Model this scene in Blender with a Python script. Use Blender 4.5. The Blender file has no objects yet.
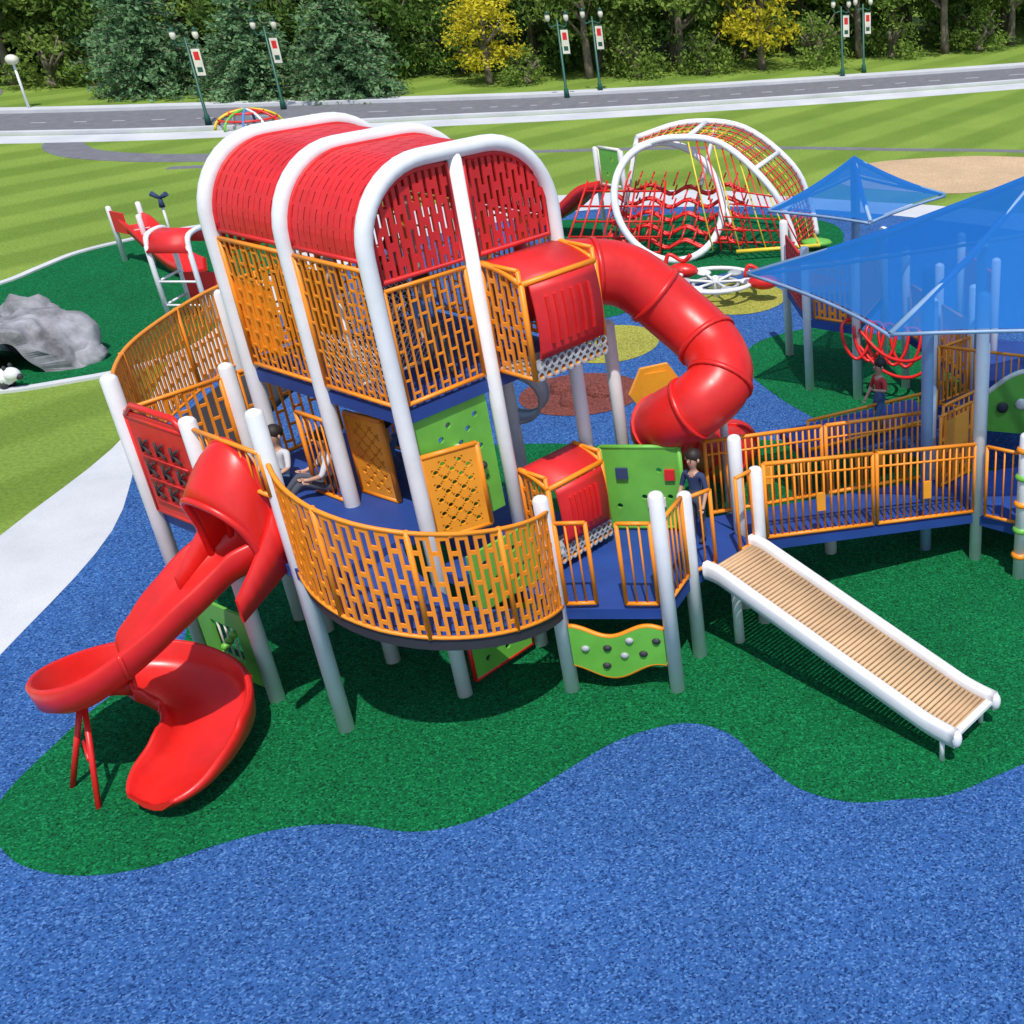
import bpy, math, random
from mathutils import Vector, Matrix, noise
random.seed(11)
V=Vector
SC=bpy.context.scene
# ---------------------------------------------------------------- materials
def mk(name):
    m=bpy.data.materials.new(name);m.use_nodes=True
    nt=m.node_tree;b=nt.nodes["Principled BSDF"];return m,nt,b
def ramp(nt,fac,stops):
    r=nt.nodes.new("ShaderNodeValToRGB");e=r.color_ramp.elements
    while len(e)<len(stops): e.new(.5)
    for i,(p,c) in enumerate(stops): e[i].position=p;e[i].color=(*c,1)
    nt.links.new(fac,r.inputs[0]);return r.outputs[0]
def coords(nt,kind="Object"):
    return nt.nodes.new("ShaderNodeTexCoord").outputs[kind]
def noi(nt,vec,scale,detail=3,rough=.6):
    n=nt.nodes.new("ShaderNodeTexNoise");n.inputs["Scale"].default_value=scale
    n.inputs["Detail"].default_value=detail;n.inputs["Roughness"].default_value=rough
    nt.links.new(vec,n.inputs["Vector"]);return n.outputs["Fac"]
def mixc(nt,a,b,fac,mode='MIX'):
    n=nt.nodes.new("ShaderNodeMix");n.data_type='RGBA';n.blend_type=mode
    if isinstance(fac,float): n.inputs[0].default_value=fac
    else: nt.links.new(fac,n.inputs[0])
    for i,s in ((6,a),(7,b)):
        if isinstance(s,tuple): n.inputs[i].default_value=(*s,1)
        else: nt.links.new(s,n.inputs[i])
    return n.outputs[2]
def bump(nt,b,h,strength,dist):
    n=nt.nodes.new("ShaderNodeBump");n.inputs["Strength"].default_value=strength;n.inputs["Distance"].default_value=dist
    nt.links.new(h,n.inputs["Height"]);nt.links.new(n.outputs[0],b.inputs["Normal"])
def paint(name,c,rough=.35,var=.12,metal=0.,bs=None):
    m,nt,b=mk(name);co=coords(nt)
    n=noi(nt,co,1.7,4,.65)
    d=tuple(x*(1-var*1.6) for x in c);l=tuple(min(1,x*(1+var)) for x in c)
    nt.links.new(ramp(nt,n,[(.3,d),(.7,l)]),b.inputs["Base Color"])
    n2=noi(nt,co,9,4)
    r=nt.nodes.new("ShaderNodeMapRange");r.inputs[3].default_value=max(.05,rough-.1);r.inputs[4].default_value=rough+.15
    nt.links.new(n2,r.inputs[0]);nt.links.new(r.outputs[0],b.inputs["Roughness"])
    b.inputs["Metallic"].default_value=metal
    if bs: bump(nt,b,noi(nt,co,bs,3),.25,.01)
    return m
def rubber(name,dark,mid,light,scale=54):
    m,nt,b=mk(name);co=coords(nt)
    v=nt.nodes.new("ShaderNodeTexVoronoi");v.inputs["Scale"].default_value=scale;nt.links.new(co,v.inputs["Vector"])
    sep=nt.nodes.new("ShaderNodeSeparateColor");nt.links.new(v.outputs["Color"],sep.inputs[0])
    g=ramp(nt,sep.outputs[0],[(.0,dark),(.4,mid),(.75,mid),(1.,light)])
    big=noi(nt,co,.5,5,.6)
    t=ramp(nt,big,[(.3,(.84,.84,.84)),(.7,(1.08,1.08,1.08))])
    nt.links.new(mixc(nt,g,t,1.,'MULTIPLY'),b.inputs["Base Color"])
    b.inputs["Roughness"].default_value=.95;b.inputs["Specular IOR Level"].default_value=.15
    bump(nt,b,sep.outputs[0],.4,.012)
    return m
M={}
M['red']=paint("red_plastic",(.70,.018,.014),.34)
M['redp']=paint("red_panel",(.68,.02,.022),.48)
M['orange']=paint("orange_metal",(.90,.28,.012),.42,.08)
M['orangep']=paint("orange_plastic",(.92,.35,.025),.4,.08)
M['white']=paint("white_powder_coat",(.80,.80,.81),.4,.06)
M['green']=paint("green_panel",(.15,.47,.06),.4)
M['dgreen']=paint("dark_green_metal",(.012,.09,.06),.4)
M['navy']=paint("blue_deck",(.014,.055,.26),.6,bs=60)
M['grey']=paint("grey_metal",(.42,.44,.46),.45)
M['dark']=paint("dark_rubber",(.03,.03,.035),.6)
M['tan']=paint("tan_rollers",(.58,.38,.21),.45)
M['ivory']=paint("ivory",(.75,.72,.6),.5)
M['yel']=paint("yellow_plastic",(.8,.6,.04),.4)
M['skin']=paint("skin",(.55,.32,.22),.55)
M['hair']=paint("hair_dark",(.02,.013,.01),.6)
M['shirtn']=paint("shirt_navy",(.03,.05,.13),.8)
M['shirtr']=paint("shirt_red",(.6,.05,.05),.8)
M['shirtw']=paint("shirt_white",(.6,.62,.66),.8)
M['shirtb']=paint("shirt_blue",(.08,.2,.5),.8)
M['pants']=paint("pants_grey",(.08,.09,.12),.85)
M['pantsb']=paint("pants_denim",(.06,.12,.25),.85)
M['rock']=paint("rock_grey",(.27,.27,.29),.9,.4,bs=6)
M['blue']=rubber("blue_rubber",(.007,.03,.12),(.034,.110,.32),(.10,.23,.50))
M['grn']=rubber("green_rubber",(.001,.035,.012),(.002,.125,.036),(.012,.24,.08))
M['olive']=rubber("olive_rubber",(.12,.12,.02),(.34,.33,.06),(.5,.5,.12))
M['brown']=rubber("brown_rubber",(.07,.02,.015),(.2,.06,.05),(.3,.1,.08))
M['sand']=rubber("tan_rubber",(.4,.26,.14),(.6,.42,.26),(.7,.52,.34))
m,nt,b=mk("concrete");co=coords(nt)
nt.links.new(mixc(nt,ramp(nt,noi(nt,co,.6,6),[(.3,(.52,.53,.56)),(.7,(.68,.69,.71))]),ramp(nt,noi(nt,co,60,2),[(.3,(.82,.82,.82)),(.7,(1,1,1))]),1.,'MULTIPLY'),b.inputs["Base Color"])
b.inputs["Roughness"].default_value=.9;M['conc']=m
m,nt,b=mk("asphalt");co=coords(nt)
nt.links.new(ramp(nt,noi(nt,co,2.5,8,.75),[(.3,(.12,.12,.135)),(.7,(.2,.2,.22))]),b.inputs["Base Color"]);b.inputs["Roughness"].default_value=.9;M['asph']=m
# lawn with mowing stripes
m,nt,b=mk("lawn_grass");co=coords(nt)
mp=nt.nodes.new("ShaderNodeMapping");mp.inputs["Rotation"].default_value=(0,0,math.radians(30));nt.links.new(co,mp.inputs[0])
w=nt.nodes.new("ShaderNodeTexWave");w.inputs["Scale"].default_value=.115;w.inputs["Distortion"].default_value=.5;w.inputs["Detail"].default_value=2
nt.links.new(mp.outputs[0],w.inputs["Vector"])
st=ramp(nt,w.outputs["Fac"],[(.3,(.18,.285,.05)),(.7,(.24,.36,.07))])
sp=ramp(nt,noi(nt,co,14,6,.8),[(.3,(.55,.58,.5)),(.7,(1.3,1.25,1.15))])
pt=ramp(nt,noi(nt,co,.25,4,.6),[(.3,(.82,.86,.8)),(.7,(1.12,1.08,1.05))])
nt.links.new(mixc(nt,mixc(nt,st,sp,1.,'MULTIPLY'),pt,1.,'MULTIPLY'),b.inputs["Base Color"])
b.inputs["Roughness"].default_value=.95;b.inputs["Specular IOR Level"].default_value=.15;bump(nt,b,noi(nt,co,30,4,.8),.6,.05);M['lawn']=m
def leafmat(name,d,l):
    m,nt,b=mk(name);co=coords(nt)
    c=ramp(nt,noi(nt,co,1.1,4,.8),[(.32,d),(.68,l)])
    nt.links.new(c,b.inputs["Base Color"]);b.inputs["Roughness"].default_value=.8;b.inputs["Specular IOR Level"].default_value=.15
    tr=nt.nodes.new("ShaderNodeBsdfTranslucent");nt.links.new(c,tr.inputs[0])
    mx=nt.nodes.new("ShaderNodeMixShader");mx.inputs[0].default_value=.35
    nt.links.new(b.outputs[0],mx.inputs[1]);nt.links.new(tr.outputs[0],mx.inputs[2])
    nt.links.new(mx.outputs[0],nt.nodes["Material Output"].inputs[0]);return m
M['leafA']=leafmat("leaf_dark",(.04,.09,.018),(.20,.33,.07))
M['leafB']=leafmat("leaf_mid",(.07,.13,.025),(.30,.42,.08))
M['leafY']=leafmat("leaf_yellow",(.35,.33,.02),(.88,.74,.05))
M['pine']=leafmat("pine_needles",(.05,.13,.06),(.27,.46,.21))
M['bark']=paint("bark",(.2,.16,.12),.9,.4,bs=12)
M['frameb']=paint("blue_grey_frame",(.22,.36,.56),.4)
# canopy fabric (woven shade mesh: partly see-through)
m,nt,b=mk("shade_fabric")
b.inputs["Base Color"].default_value=(.02,.2,.6,1);b.inputs["Roughness"].default_value=.8;b.inputs["Specular IOR Level"].default_value=.2
tl=nt.nodes.new("ShaderNodeBsdfTranslucent");tl.inputs[0].default_value=(.02,.2,.68,1)
tp=nt.nodes.new("ShaderNodeBsdfTransparent");tp.inputs[0].default_value=(.45,.7,1,1)
a=nt.nodes.new("ShaderNodeMixShader");a.inputs[0].default_value=.3
nt.links.new(b.outputs[0],a.inputs[1]);nt.links.new(tl.outputs[0],a.inputs[2])
a2=nt.nodes.new("ShaderNodeMixShader");a2.inputs[0].default_value=.3
nt.links.new(a.outputs[0],a2.inputs[1]);nt.links.new(tp.outputs[0],a2.inputs[2])
nt.links.new(a2.outputs[0],nt.nodes["Material Output"].inputs[0]);M['fabric']=m
# ---------------------------------------------------------------- mesh builder
def smooth(pts,k=6,closed=False):
    P=[V(p) for p in pts];n=len(P);out=[]
    rng=range(n) if closed else range(n-1)
    for i in rng:
        if closed: p0,p1,p2,p3=P[(i-1)%n],P[i],P[(i+1)%n],P[(i+2)%n]
        else: p1,p2=P[i],P[i+1];p0=P[i-1] if i else p1*2-p2;p3=P[i+2] if i+2<n else p2*2-p1
        for j in range(k):
            t=j/k
            out.append(.5*((2*p1)+(p2-p0)*t+(2*p0-5*p1+4*p2-p3)*t*t+(3*p1-p0-3*p2+p3)*t**3))
    if not closed: out.append(P[-1])
    return out
class MB:
    def __init__(s): s.v=[];s.f=[];s.m=[];s.fm=[];s.sm=[]
    def mi(s,m):
        if m not in s.m: s.m.append(m)
        return s.m.index(m)
    def face(s,idx,m,sm=False): s.f.append(idx);s.fm.append(s.mi(m));s.sm.append(sm)
    def tube(s,pts,r,m,n=8,closed=False):
        P=[V(p) for p in pts];k=len(P)
        R=r if isinstance(r,(list,tuple)) else [r]*k
        b0=len(s.v);up=None
        for i,p in enumerate(P):
            if closed: t=(P[(i+1)%k]-P[i-1])
            else: t=(P[min(i+1,k-1)]-P[max(i-1,0)])
            if t.length<1e-9: t=V((0,0,1))
            t.normalize()
            if up is None:
                up=V((0,0,1)) if abs(t.z)<.9 else V((1,0,0))
            x=t.cross(up)
            if x.length<1e-6: x=t.cross(V((0,1,0)))
            x.normalize();y=x.cross(t);y.normalize();up=y
            for j in range(n):
                a=2*math.pi*j/n;s.v.append(p+(x*math.cos(a)+y*math.sin(a))*R[i])
        for i in range(k if closed else k-1):
            for j in range(n):
                a=b0+i*n+j;b=b0+i*n+(j+1)%n;c=b0+((i+1)%k)*n+(j+1)%n;d=b0+((i+1)%k)*n+j
                s.face((a,b,c,d),m,True)
        if not closed:
            s.face(tuple(b0+j for j in range(n))[::-1],m);s.face(tuple(b0+(k-1)*n+j for j in range(n)),m)
    def post(s,x,y,z0,z1,r,m,n=14):
        s.tube([(x,y,z0),(x,y,z1-r*.6),(x,y,z1-r*.25),(x,y,z1)],[r,r,r*.8,r*.25],m,n)
    def ell(s,c,rad,m,n=12,k=8,rot=None,fn=None):
        b0=len(s.v);c=V(c)
        for i in range(k+1):
            ph=math.pi*i/k
            for j in range(n):
                a=2*math.pi*j/n
                d=V((math.sin(ph)*math.cos(a),math.sin(ph)*math.sin(a),math.cos(ph)))
                q=V((d.x*rad[0],d.y*rad[1],d.z*rad[2]))
                if fn: q=q*fn(d)
                if rot: q=rot@q
                s.v.append(c+q)
        for i in range(k):
            for j in range(n):
                s.face((b0+i*n+j,b0+(i+1)*n+j,b0+(i+1)*n+(j+1)%n,b0+i*n+(j+1)%n),m,True)
    def prism(s,poly,z0,z1,m,ms=None):
        b0=len(s.v);n=len(poly);g=(lambda z,i:z[i] if isinstance(z,(list,tuple)) else z)
        for i,p in enumerate(poly): s.v.append(V((p[0],p[1],g(z0,i))))
        for i,p in enumerate(poly): s.v.append(V((p[0],p[1],g(z1,i))))
        s.face(tuple(range(b0,b0+n))[::-1],m);s.face(tuple(range(b0+n,b0+2*n)),m)
        for i in range(n):
            j=(i+1)%n;s.face((b0+i,b0+j,b0+n+j,b0+n+i),ms or m)
    def slab(s,f,u0,u1,v0,v1,th,m,nu=1,nv=1,sm=False):
        b0=len(s.v);e=1e-3;H=th/2
        for i in range(nu+1):
            u=u0+(u1-u0)*i/nu
            for j in range(nv+1):
                v=v0+(v1-v0)*j/nv
                p=f(u,v);n=(f(u+e,v)-f(u-e,v)).cross(f(u,v+e)-f(u,v-e))
                if n.length>0: n.normalize()
                s.v.append(p+n*H);s.v.append(p-n*H)
        I=lambda i,j,k:b0+(i*(nv+1)+j)*2+k
        for i in range(nu):
            for j in range(nv):
                s.face((I(i,j,0),I(i+1,j,0),I(i+1,j+1,0),I(i,j+1,0)),m,sm)
                s.face((I(i,j,1),I(i,j+1,1),I(i+1,j+1,1),I(i+1,j,1)),m,sm)
        for i in range(nu):
            s.face((I(i,0,0),I(i,0,1),I(i+1,0,1),I(i+1,0,0)),m);s.face((I(i,nv,0),I(i+1,nv,0),I(i+1,nv,1),I(i,nv,1)),m)
        for j in range(nv):
            s.face((I(0,j,0),I(0,j+1,0),I(0,j+1,1),I(0,j,1)),m);s.face((I(nu,j,0),I(nu,j,1),I(nu,j+1,1),I(nu,j+1,0)),m)
    def frame(s,f,L,h,r,m,k=1):
        kk=max(k,1)
        s.tube([f(L*i/kk,0) for i in range(kk+1)],r,m,6);s.tube([f(L*i/kk,h) for i in range(kk+1)],r,m,6)
        s.tube([f(0,0),f(0,h)],r,m,6);s.tube([f(L,0),f(L,h)],r,m,6)
    def slots(s,f,L,h,m,pitch=.1,bw=.04,th=.018,per=.38,bl=.05,k=1,nv=1,r=.024,fr=True,mf=None):
        n=max(2,round(L/pitch))
        for i in range(n+1):
            u=L*i/n;s.slab(f,max(0,u-bw/2),min(L,u+bw/2),0,h,th,m,1,nv)
        for i in range(n):
            u0=L*i/n+bw/2;u1=L*(i+1)/n-bw/2;v=per*(.25 if i%2 else .75)
            while v+bl<h: s.slab(f,u0,u1,v,v+bl,th,m);v+=per
        if fr: s.frame(f,L,h,r,mf or m,k)
    def bars(s,f,L,h,m,pitch=.11,r=.012,R=.024,k=1):
        n=max(2,round(L/pitch))
        for i in range(1,n): s.tube([f(L*i/n,0),f(L*i/n,h)],r,m,5)
        s.frame(f,L,h,R,m,k)
    def mesh(s,f,L,h,m,p=.07,r=.004):
        n=int(L/p);k=int(h/p)
        for i in range(-k,n):
            u0=max(0,i*p);v0=(u0-i*p);u1=min(L,i*p+k*p);v1=u1-i*p
            if u1>u0: s.tube([f(u0,v0),f(u1,v1)],r,m,3);s.tube([f(L-u0,v0),f(L-u1,v1)],r,m,3)
    def holeplate(s,f,L,h,nx,nz,holes,rr,th,m,nc=12):
        cx=L/nx;cz=h/nz
        for i in range(nx):
            for j in range(nz):
                u0,u1,v0,v1=i*cx,(i+1)*cx,j*cz,(j+1)*cz
                if (i,j) not in holes:
                    s.slab(f,u0,u1,v0,v1,th,m);continue
                uc,vc=(u0+u1)/2,(v0+v1)/2;b0=len(s.v)
                e=1e-3;nn=(f(uc+e,vc)-f(uc,vc)).cross(f(uc,vc+e)-f(uc,vc)).normalized()*th/2
                for q in range(nc):
                    a=2*math.pi*(q+.5)/nc;c,d=math.cos(a),math.sin(a);k=1/max(abs(c),abs(d))
                    po=f(uc+c*k*cx/2,vc+d*k*cz/2);pi=f(uc+c*rr,vc+d*rr)
                    s.v+= [po+nn,pi+nn,po-nn,pi-nn]
                for q in range(nc):
                    A=b0+q*4;B=b0+((q+1)%nc)*4
                    s.face((A,B,B+1,A+1),m);s.face((A+2,A+3,B+3,B+2),m);s.face((A+1,B+1,B+3,A+3),m)
    def sweep(s,prof,path,m):
        P=[V(p) for p in path];k=len(P);b0=len(s.v);n=len(prof(0)) if callable(prof) else len(prof)
        for i,p in enumerate(P):
            t=(P[min(i+1,k-1)]-P[max(i-1,0)]);t.z=0;t.normalize()
            x=V((t.y,-t.x,0)).normalized()
            pr=prof(i/(k-1)) if callable(prof) else prof
            for q in pr: s.v.append(p+x*q[0]+V((0,0,q[1])))
        for i in range(k-1):
            for j in range(n):
                a=b0+i*n+j;b=b0+i*n+(j+1)%n;s.face((a,b,b+n,a+n),m,True)
        s.face(tuple(b0+j for j in range(n)),m);s.face(tuple(b0+(k-1)*n+j for j in range(n))[::-1],m)
    def obj(s,name,parent=None):
        me=bpy.data.meshes.new(name);me.from_pydata([tuple(v) for v in s.v],[],s.f)
        for mm in s.m: me.materials.append(M[mm] if isinstance(mm,str) else mm)
        me.polygons.foreach_set("material_index",s.fm);me.polygons.foreach_set("use_smooth",s.sm);me.update()
        o=bpy.data.objects.new(name,me);SC.collection.objects.link(o)
        if parent: o.parent=parent
        return o
def empty(name,loc=(0,0,0)):
    e=bpy.data.objects.new(name,None);SC.collection.objects.link(e);e.empty_display_size=.3;return e
def line(p,q):
    p=V(p);q=V(q);L=(V((q.x,q.y,0))-V((p.x,p.y,0))).length
    return (lambda u,v:p+(q-p)*(u/L)+V((0,0,v))),L
def curve(pts):
    P=[V(p) for p in pts];D=[0]
    for i in range(1,len(P)): D.append(D[-1]+math.hypot(P[i].x-P[i-1].x,P[i].y-P[i-1].y))
    L=D[-1]
    def f(u,v):
        i=0
        while i<len(P)-2 and D[i+1]<u: i+=1
        t=(u-D[i])/(D[i+1]-D[i]);return P[i]+(P[i+1]-P[i])*t+V((0,0,v))
    return f,L
# ---------------------------------------------------------------- ground
def sheet(name,poly,z,m,sm=0):
    P=[(p[0],p[1],0) for p in poly]
    if sm: P=smooth(P,sm,True)
    mb=MB();mb.v=[V((p[0],p[1],z)) for p in P];mb.face(tuple(range(len(P))),m)
    o=mb.obj(name)
    if o.data.polygons[0].normal.z<0: o.data.flip_normals()
    return o
def strip(name,pts,w,z0,z1,m,sm=6):
    P=smooth([(p[0],p[1],0) for p in pts],sm);mb=MB()
    mb.sweep([(-w/2,z0),(w/2,z0),(w/2,z1),(-w/2,z1)],P,m);
    for i in range(len(mb.sm)): mb.sm[i]=False
    return mb.obj(name)
sheet("ground",[(-400,-200),(400,-200),(400,500),(-400,500)],0,'lawn')
pout=[(-12.2,-12),(-12.2,4),(-12.4,10.2),(-12.7,14),(-13.0,17.6),(-14.7,22.5),(-15.9,29.4),(-13.6,33.2),(-10.1,34.4),(-6.1,35.1),(-3.5,34.3),(-.9,33.6),(1.7,32.9),(6.8,30.6),(14,27),(18,20),(18,-12)]
pin=[(-10.2,-12),(-10.2,4),(-10.3,7.8),(-10.7,11),(-11.2,14.1),(-12.6,17.6),(-13.2,22.5),(-13.2,28.5),(-9.5,32.3),(-5.7,33.0),(-3.1,32.8),(-.8,32.2),(1.6,31.2),(6.3,28.8),(13,25.5),(16,19),(16,-12)]
sheet("concrete_path",pout,.004,'conc',5)
sheet("blue_rubber_ground",pin,.008,'blue',5)
front=[(-8.9,8.33),(-8.57,8),(-8.15,7.74),(-7.57,7.63),(-6.99,7.74),(-6.49,8.03),(-5.93,8.25),(-5.36,8.29),(-4.74,8.19),(-4.29,8.29),(-3.88,8.57),(-3.5,9.01),(-3.09,9.48),(-2.71,9.72),(-2.29,9.83),(-1.83,9.64),(-1.41,9.16),(-1.01,8.79),(-.5,8.6),(0,8.64),(.5,8.71),(1.03,9.01),(1.7,9.4),(2.74,9.89),(4.5,12),(3.86,15.69),(1.57,16.04),(0,16.58),(-2.32,17.15),(-4.07,16.77),(-5.74,17.0),(-8.08,16.6),(-8.52,15.04),(-8.71,13.04),(-9.1,12.3),(-8.69,11.42),(-8.76,10.81),(-8.95,10.16),(-9.01,9.4),(-9.02,8.8)]
sheet("green_rubber_patch",front,.012,'grn',4)
leftg=[(-23.3,21.9),(-21.7,23.8),(-20.8,25.6),(-20.7,26.9),(-20.6,28.2),(-20,29.4),(-19.1,30.6),(-17.6,31.3),(-15.6,29.6),(-14.6,25.2),(-14.0,21.9),(-14.5,20.4),(-15.5,19.6),(-16.3,19.2),(-17.9,18.8),(-20.4,18.6),(-22.5,19.5)]
sheet("green_rubber_patch",leftg,.014,'grn',5)
mb=MB();cp=smooth([(p[0],p[1],0) for p in leftg],5,True);k=len(cp)
for i in range(k):
    a=cp[i];b_=cp[(i+1)%k];d=(b_-a).normalized();n=V((d.y,-d.x,0))*.09
    d2=(cp[(i+2)%k]-b_).normalized();n2=V((d2.y,-d2.x,0))*.09
    q=len(mb.v)
    for P_ in (a-n,a+n,b_+n2,b_-n2): mb.v.append(P_+V((0,0,.05)))
    for P_ in (a-n,a+n,b_+n2,b_-n2): mb.v.append(P_.copy())
    mb.face((q,q+1,q+2,q+3),'conc');mb.face((q+1,q+5,q+6,q+2),'conc');mb.face((q,q+3,q+7,q+4),'conc')
mb.obj("kerb_edging")
sheet("green_rubber_patch",[(-9.5,31.0),(-7.8,31.7),(-5.6,32.2),(-3.3,31.9),(-1.8,31),(-1.5,29),(-2.4,27.4),(-3.8,26.8),(-4.7,26),(-6,25.6),(-7.4,26.8)],.012,'grn',4)
sheet("green_rubber_patch",[(-2.5,22.2),(-1.3,22.8),(0,21.9),(2,21.4),(2.6,19),(-.8,17.9),(-1.7,18.3),(-2.9,20.2),(-3,21.4)],.013,'grn',4)
def disc(name,c,rx,ry,m,z=.018):
    sheet(name,[(c[0]+rx*math.cos(a/32*2*math.pi),c[1]+ry*math.sin(a/32*2*math.pi)) for a in range(32)],z,m)
disc("olive_rubber_circle",(-3.6,24.6),1.05,1.15,'olive');disc("olive_rubber_circle",(-5.8,21.7),.95,1.1,'olive',.017)
disc("terracotta_rubber_circle",(-5.75,19.1),1.1,1.0,'brown',.019);disc("terracotta_rubber_circle",(-2.2,25.9),.7,.6,'brown',.016)
disc("green_rubber_circle",(-6.9,24.0),1.1,.9,'grn',.015)
mb=MB()
for (x,y,r) in [(-6.1,19.3,.3),(-5.4,19.2,.32),(-5.8,18.7,.25)]: mb.ell((x,y,.0),(r,r,.22),'brown',16,8)
mb.obj("rubber_mounds")
sheet("tan_rubber_ground",[(-1.9,36.0),(-1.2,38.8),(2,40),(4.2,39.9),(9.9,38.7),(9.7,33.0),(3.8,35.1),(1.8,34.6),(0,34.9)],.01,'sand',4)
roadn=[(-80,40),(-43.7,43),(-33.5,43.9),(-26.6,44.9),(-18,47.5),(-13.9,48.7),(-8.5,50.7),(-2.2,53.4),(5.9,57.3),(21.4,65.3),(50,82)]
roadf=[(-80,45),(-49.3,47.6),(-36.9,48.6),(-29.5,49.9),(-19.5,51.9),(-15,53.1),(-9.2,55.2),(-2.4,58.2),(6.5,62.5),(23.5,71.2),(50,88)]
rn=smooth([(p[0],p[1],0) for p in roadn],6);rf=smooth([(p[0],p[1],0) for p in roadf],6)
sheet("asphalt_road",[(p.x,p.y) for p in rn]+[(p.x,p.y) for p in rf[::-1]],.006,'asph')
strip("kerb",roadn,.3,0,.13,'conc');strip("kerb",roadf,.3,0,.13,'conc')
strip("pavement",[(p[0]+.35,p[1]-1.0) for p in roadn],1.5,0,.012,'conc');strip("pavement",[(p[0]-.35,p[1]+.9) for p in roadf],1.1,0,.012,'conc')
mid=[((a[0]+b_[0])/2,(a[1]+b_[1])/2) for a,b_ in zip(roadn,roadf)]
mb=MB();ms=smooth([(p[0],p[1],0) for p in mid],14)
for i in range(0,len(ms)-1,3):
    a,b_=ms[i],ms[i+1];d=(b_-a).normalized();n=V((d.y,-d.x,0))*.05;q=len(mb.v)
    for P_ in (a-n,a+n,b_+n,b_-n): mb.v.append(P_+V((0,0,.011)))
    mb.face((q,q+1,q+2,q+3),'conc')
mb.obj("road_markings")
strip("asphalt_path",[(-24,38.2),(-16.9,39.6),(-13.9,40.6),(-10.5,41.2),(-7.1,41.5),(-3.5,41.5),(0,41.2),(4.3,40.9),(14,39)],.45,0,.008,'asph')
strip("asphalt_path",[(-18,40.2),(-24.1,39.8),(-26.2,39.9),(-28.4,40.6),(-30.0,42.2),(-30.2,43.7),(-28.8,44.3)],1.3,0,.010,'asph')
strip("asphalt_path",[(-39,44),(-42,49),(-41,53),(-46,58)],2.2,0,.016,'asph')

# ---------------------------------------------------------------- main tower
O=V((-4.92,10.34,0));E1=V((.515,.857,0));E2=V((-.857,.515,0));S=1.15;SB=1.24;WB=2.48
def T(a,b,z=0): return O+E1*a+E2*b+V((0,0,z))
tower=empty("play_tower")
PR=.082
P1=V((-8.06,10.84,0));P2=V((-7.0,10.25,0));P3=V((-6.0,9.73,0));P5=V((-3.73,10.43,0));P6=V((-2.53,10.43,0));P7=V((-2.38,11.1,0));P8=V((-1.68,11.82,0))
mb=MB()
for p,h in ((P1,3.68),(P2,3.47),(P3,3.78),(P5,2.5),(P6,2.55),(P7,2.2),(P8,2.15),(V((-1.95,12.15,0)),2.4)): mb.post(p.x,p.y,0,h,PR,'white')
mb.post(-3.58,13.34,0,3.4,PR,'white');mb.post(-1.94,11.38,0,1.0,.06,'white')
mb.post(-9.38,15.16,0,3.2,PR,'white');mb.post(-7.9,16.9,0,3.2,PR,'white')
q=T(0,3.0);mb.post(q.x,q.y,0,3.4,PR,'white')
# arches
ZS=5.02;RA=.78;W2=2*S
def archprof(n=10):
    pts=[(RA-RA*math.cos(t*math.pi/2/n),ZS+RA*math.sin(t*math.pi/2/n)) for t in range(n+1)]
    return pts+[(W2-a,z) for a,z in pts[::-1]]
AP=archprof()
for j in range(3):
    b=j*SB
    mb.tube([T(0,b,0),T(0,b,2.5)]+[T(a,b,z) for a,z in AP]+[T(W2,b,2.5),T(W2,b,0)],PR,'white',14)
mb.tube([T(S,0,0),T(S,0,ZS+RA)],PR*.95,'white',14)
mb.tube([T(S,WB,0),T(S,WB,ZS+RA)],PR*.95,'white',14)
mb.obj("posts",tower)
# roof sheets
zb=4.95
prof=[(0.0,zb)]+AP+[(W2,zb)]
D=[0]
for i in range(1,len(prof)): D.append(D[-1]+math.hypot(prof[i][0]-prof[i-1][0],prof[i][1]-prof[i-1][1]))
def pr(s):
    i=0
    while i<len(prof)-2 and D[i+1]<s: i+=1
    t=(s-D[i])/(D[i+1]-D[i]);a=prof[i][0]+(prof[i+1][0]-prof[i][0])*t;z=prof[i][1]+(prof[i+1][1]-prof[i][1])*t
    c=(S,5.0);return a+(c[0]-a)*.03,z+(c[1]-z)*.04
mb=MB()
for j in range(2):
    b0=j*SB+.08
    f=lambda u,v,b0=b0:(lambda q:T(q[0],b0+u,q[1]))(pr(v))
    mb.slots(f,SB-.16,D[-1],'redp',pitch=.09,bw=.074,th=.012,per=.34,bl=.21,nv=34,fr=False)
    for u in (0,SB-.16): mb.tube([f(u,D[-1]*i/34) for i in range(35)],.025,'redp',6)
    for v in (0,D[-1]): mb.tube([f(0,v),f(SB-.16,v)],.025,'redp',6)
mb.obj("roof_panels",tower)
def zt(a):
    a=min(a,W2-a)
    if a>=RA: return ZS+RA-.1
    return ZS-.1+math.sqrt(max(0,RA*RA-(RA-a)**2))
mb=MB()
for bb in (0.,WB):
  for h0 in (.1,S+.1):
    n=12;w=S-.2;z00=4.75
    for i in range(n+1):
        a=h0+w*i/n;f=lambda u,v:T(u,bb,v)
        mb.slab(f,a-.021,a+.021,z00,zt(a),.018,'redp')
        if i<n:
            z=z00+(.1 if i%2 else .26)
            while z<zt(a)-.12: mb.slab(f,a+.021,a+w/n-.021,z,z+.08,.018,'redp');z+=.32
    ps=[T(h0+w*i/16,bb,zt(h0+w*i/16)) for i in range(17)]
    mb.tube([T(h0,bb,z00)]+ps+[T(h0+w,bb,z00),T(h0,bb,z00)],.028,'redp',6)
mb.obj("gable_panels",tower)
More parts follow.
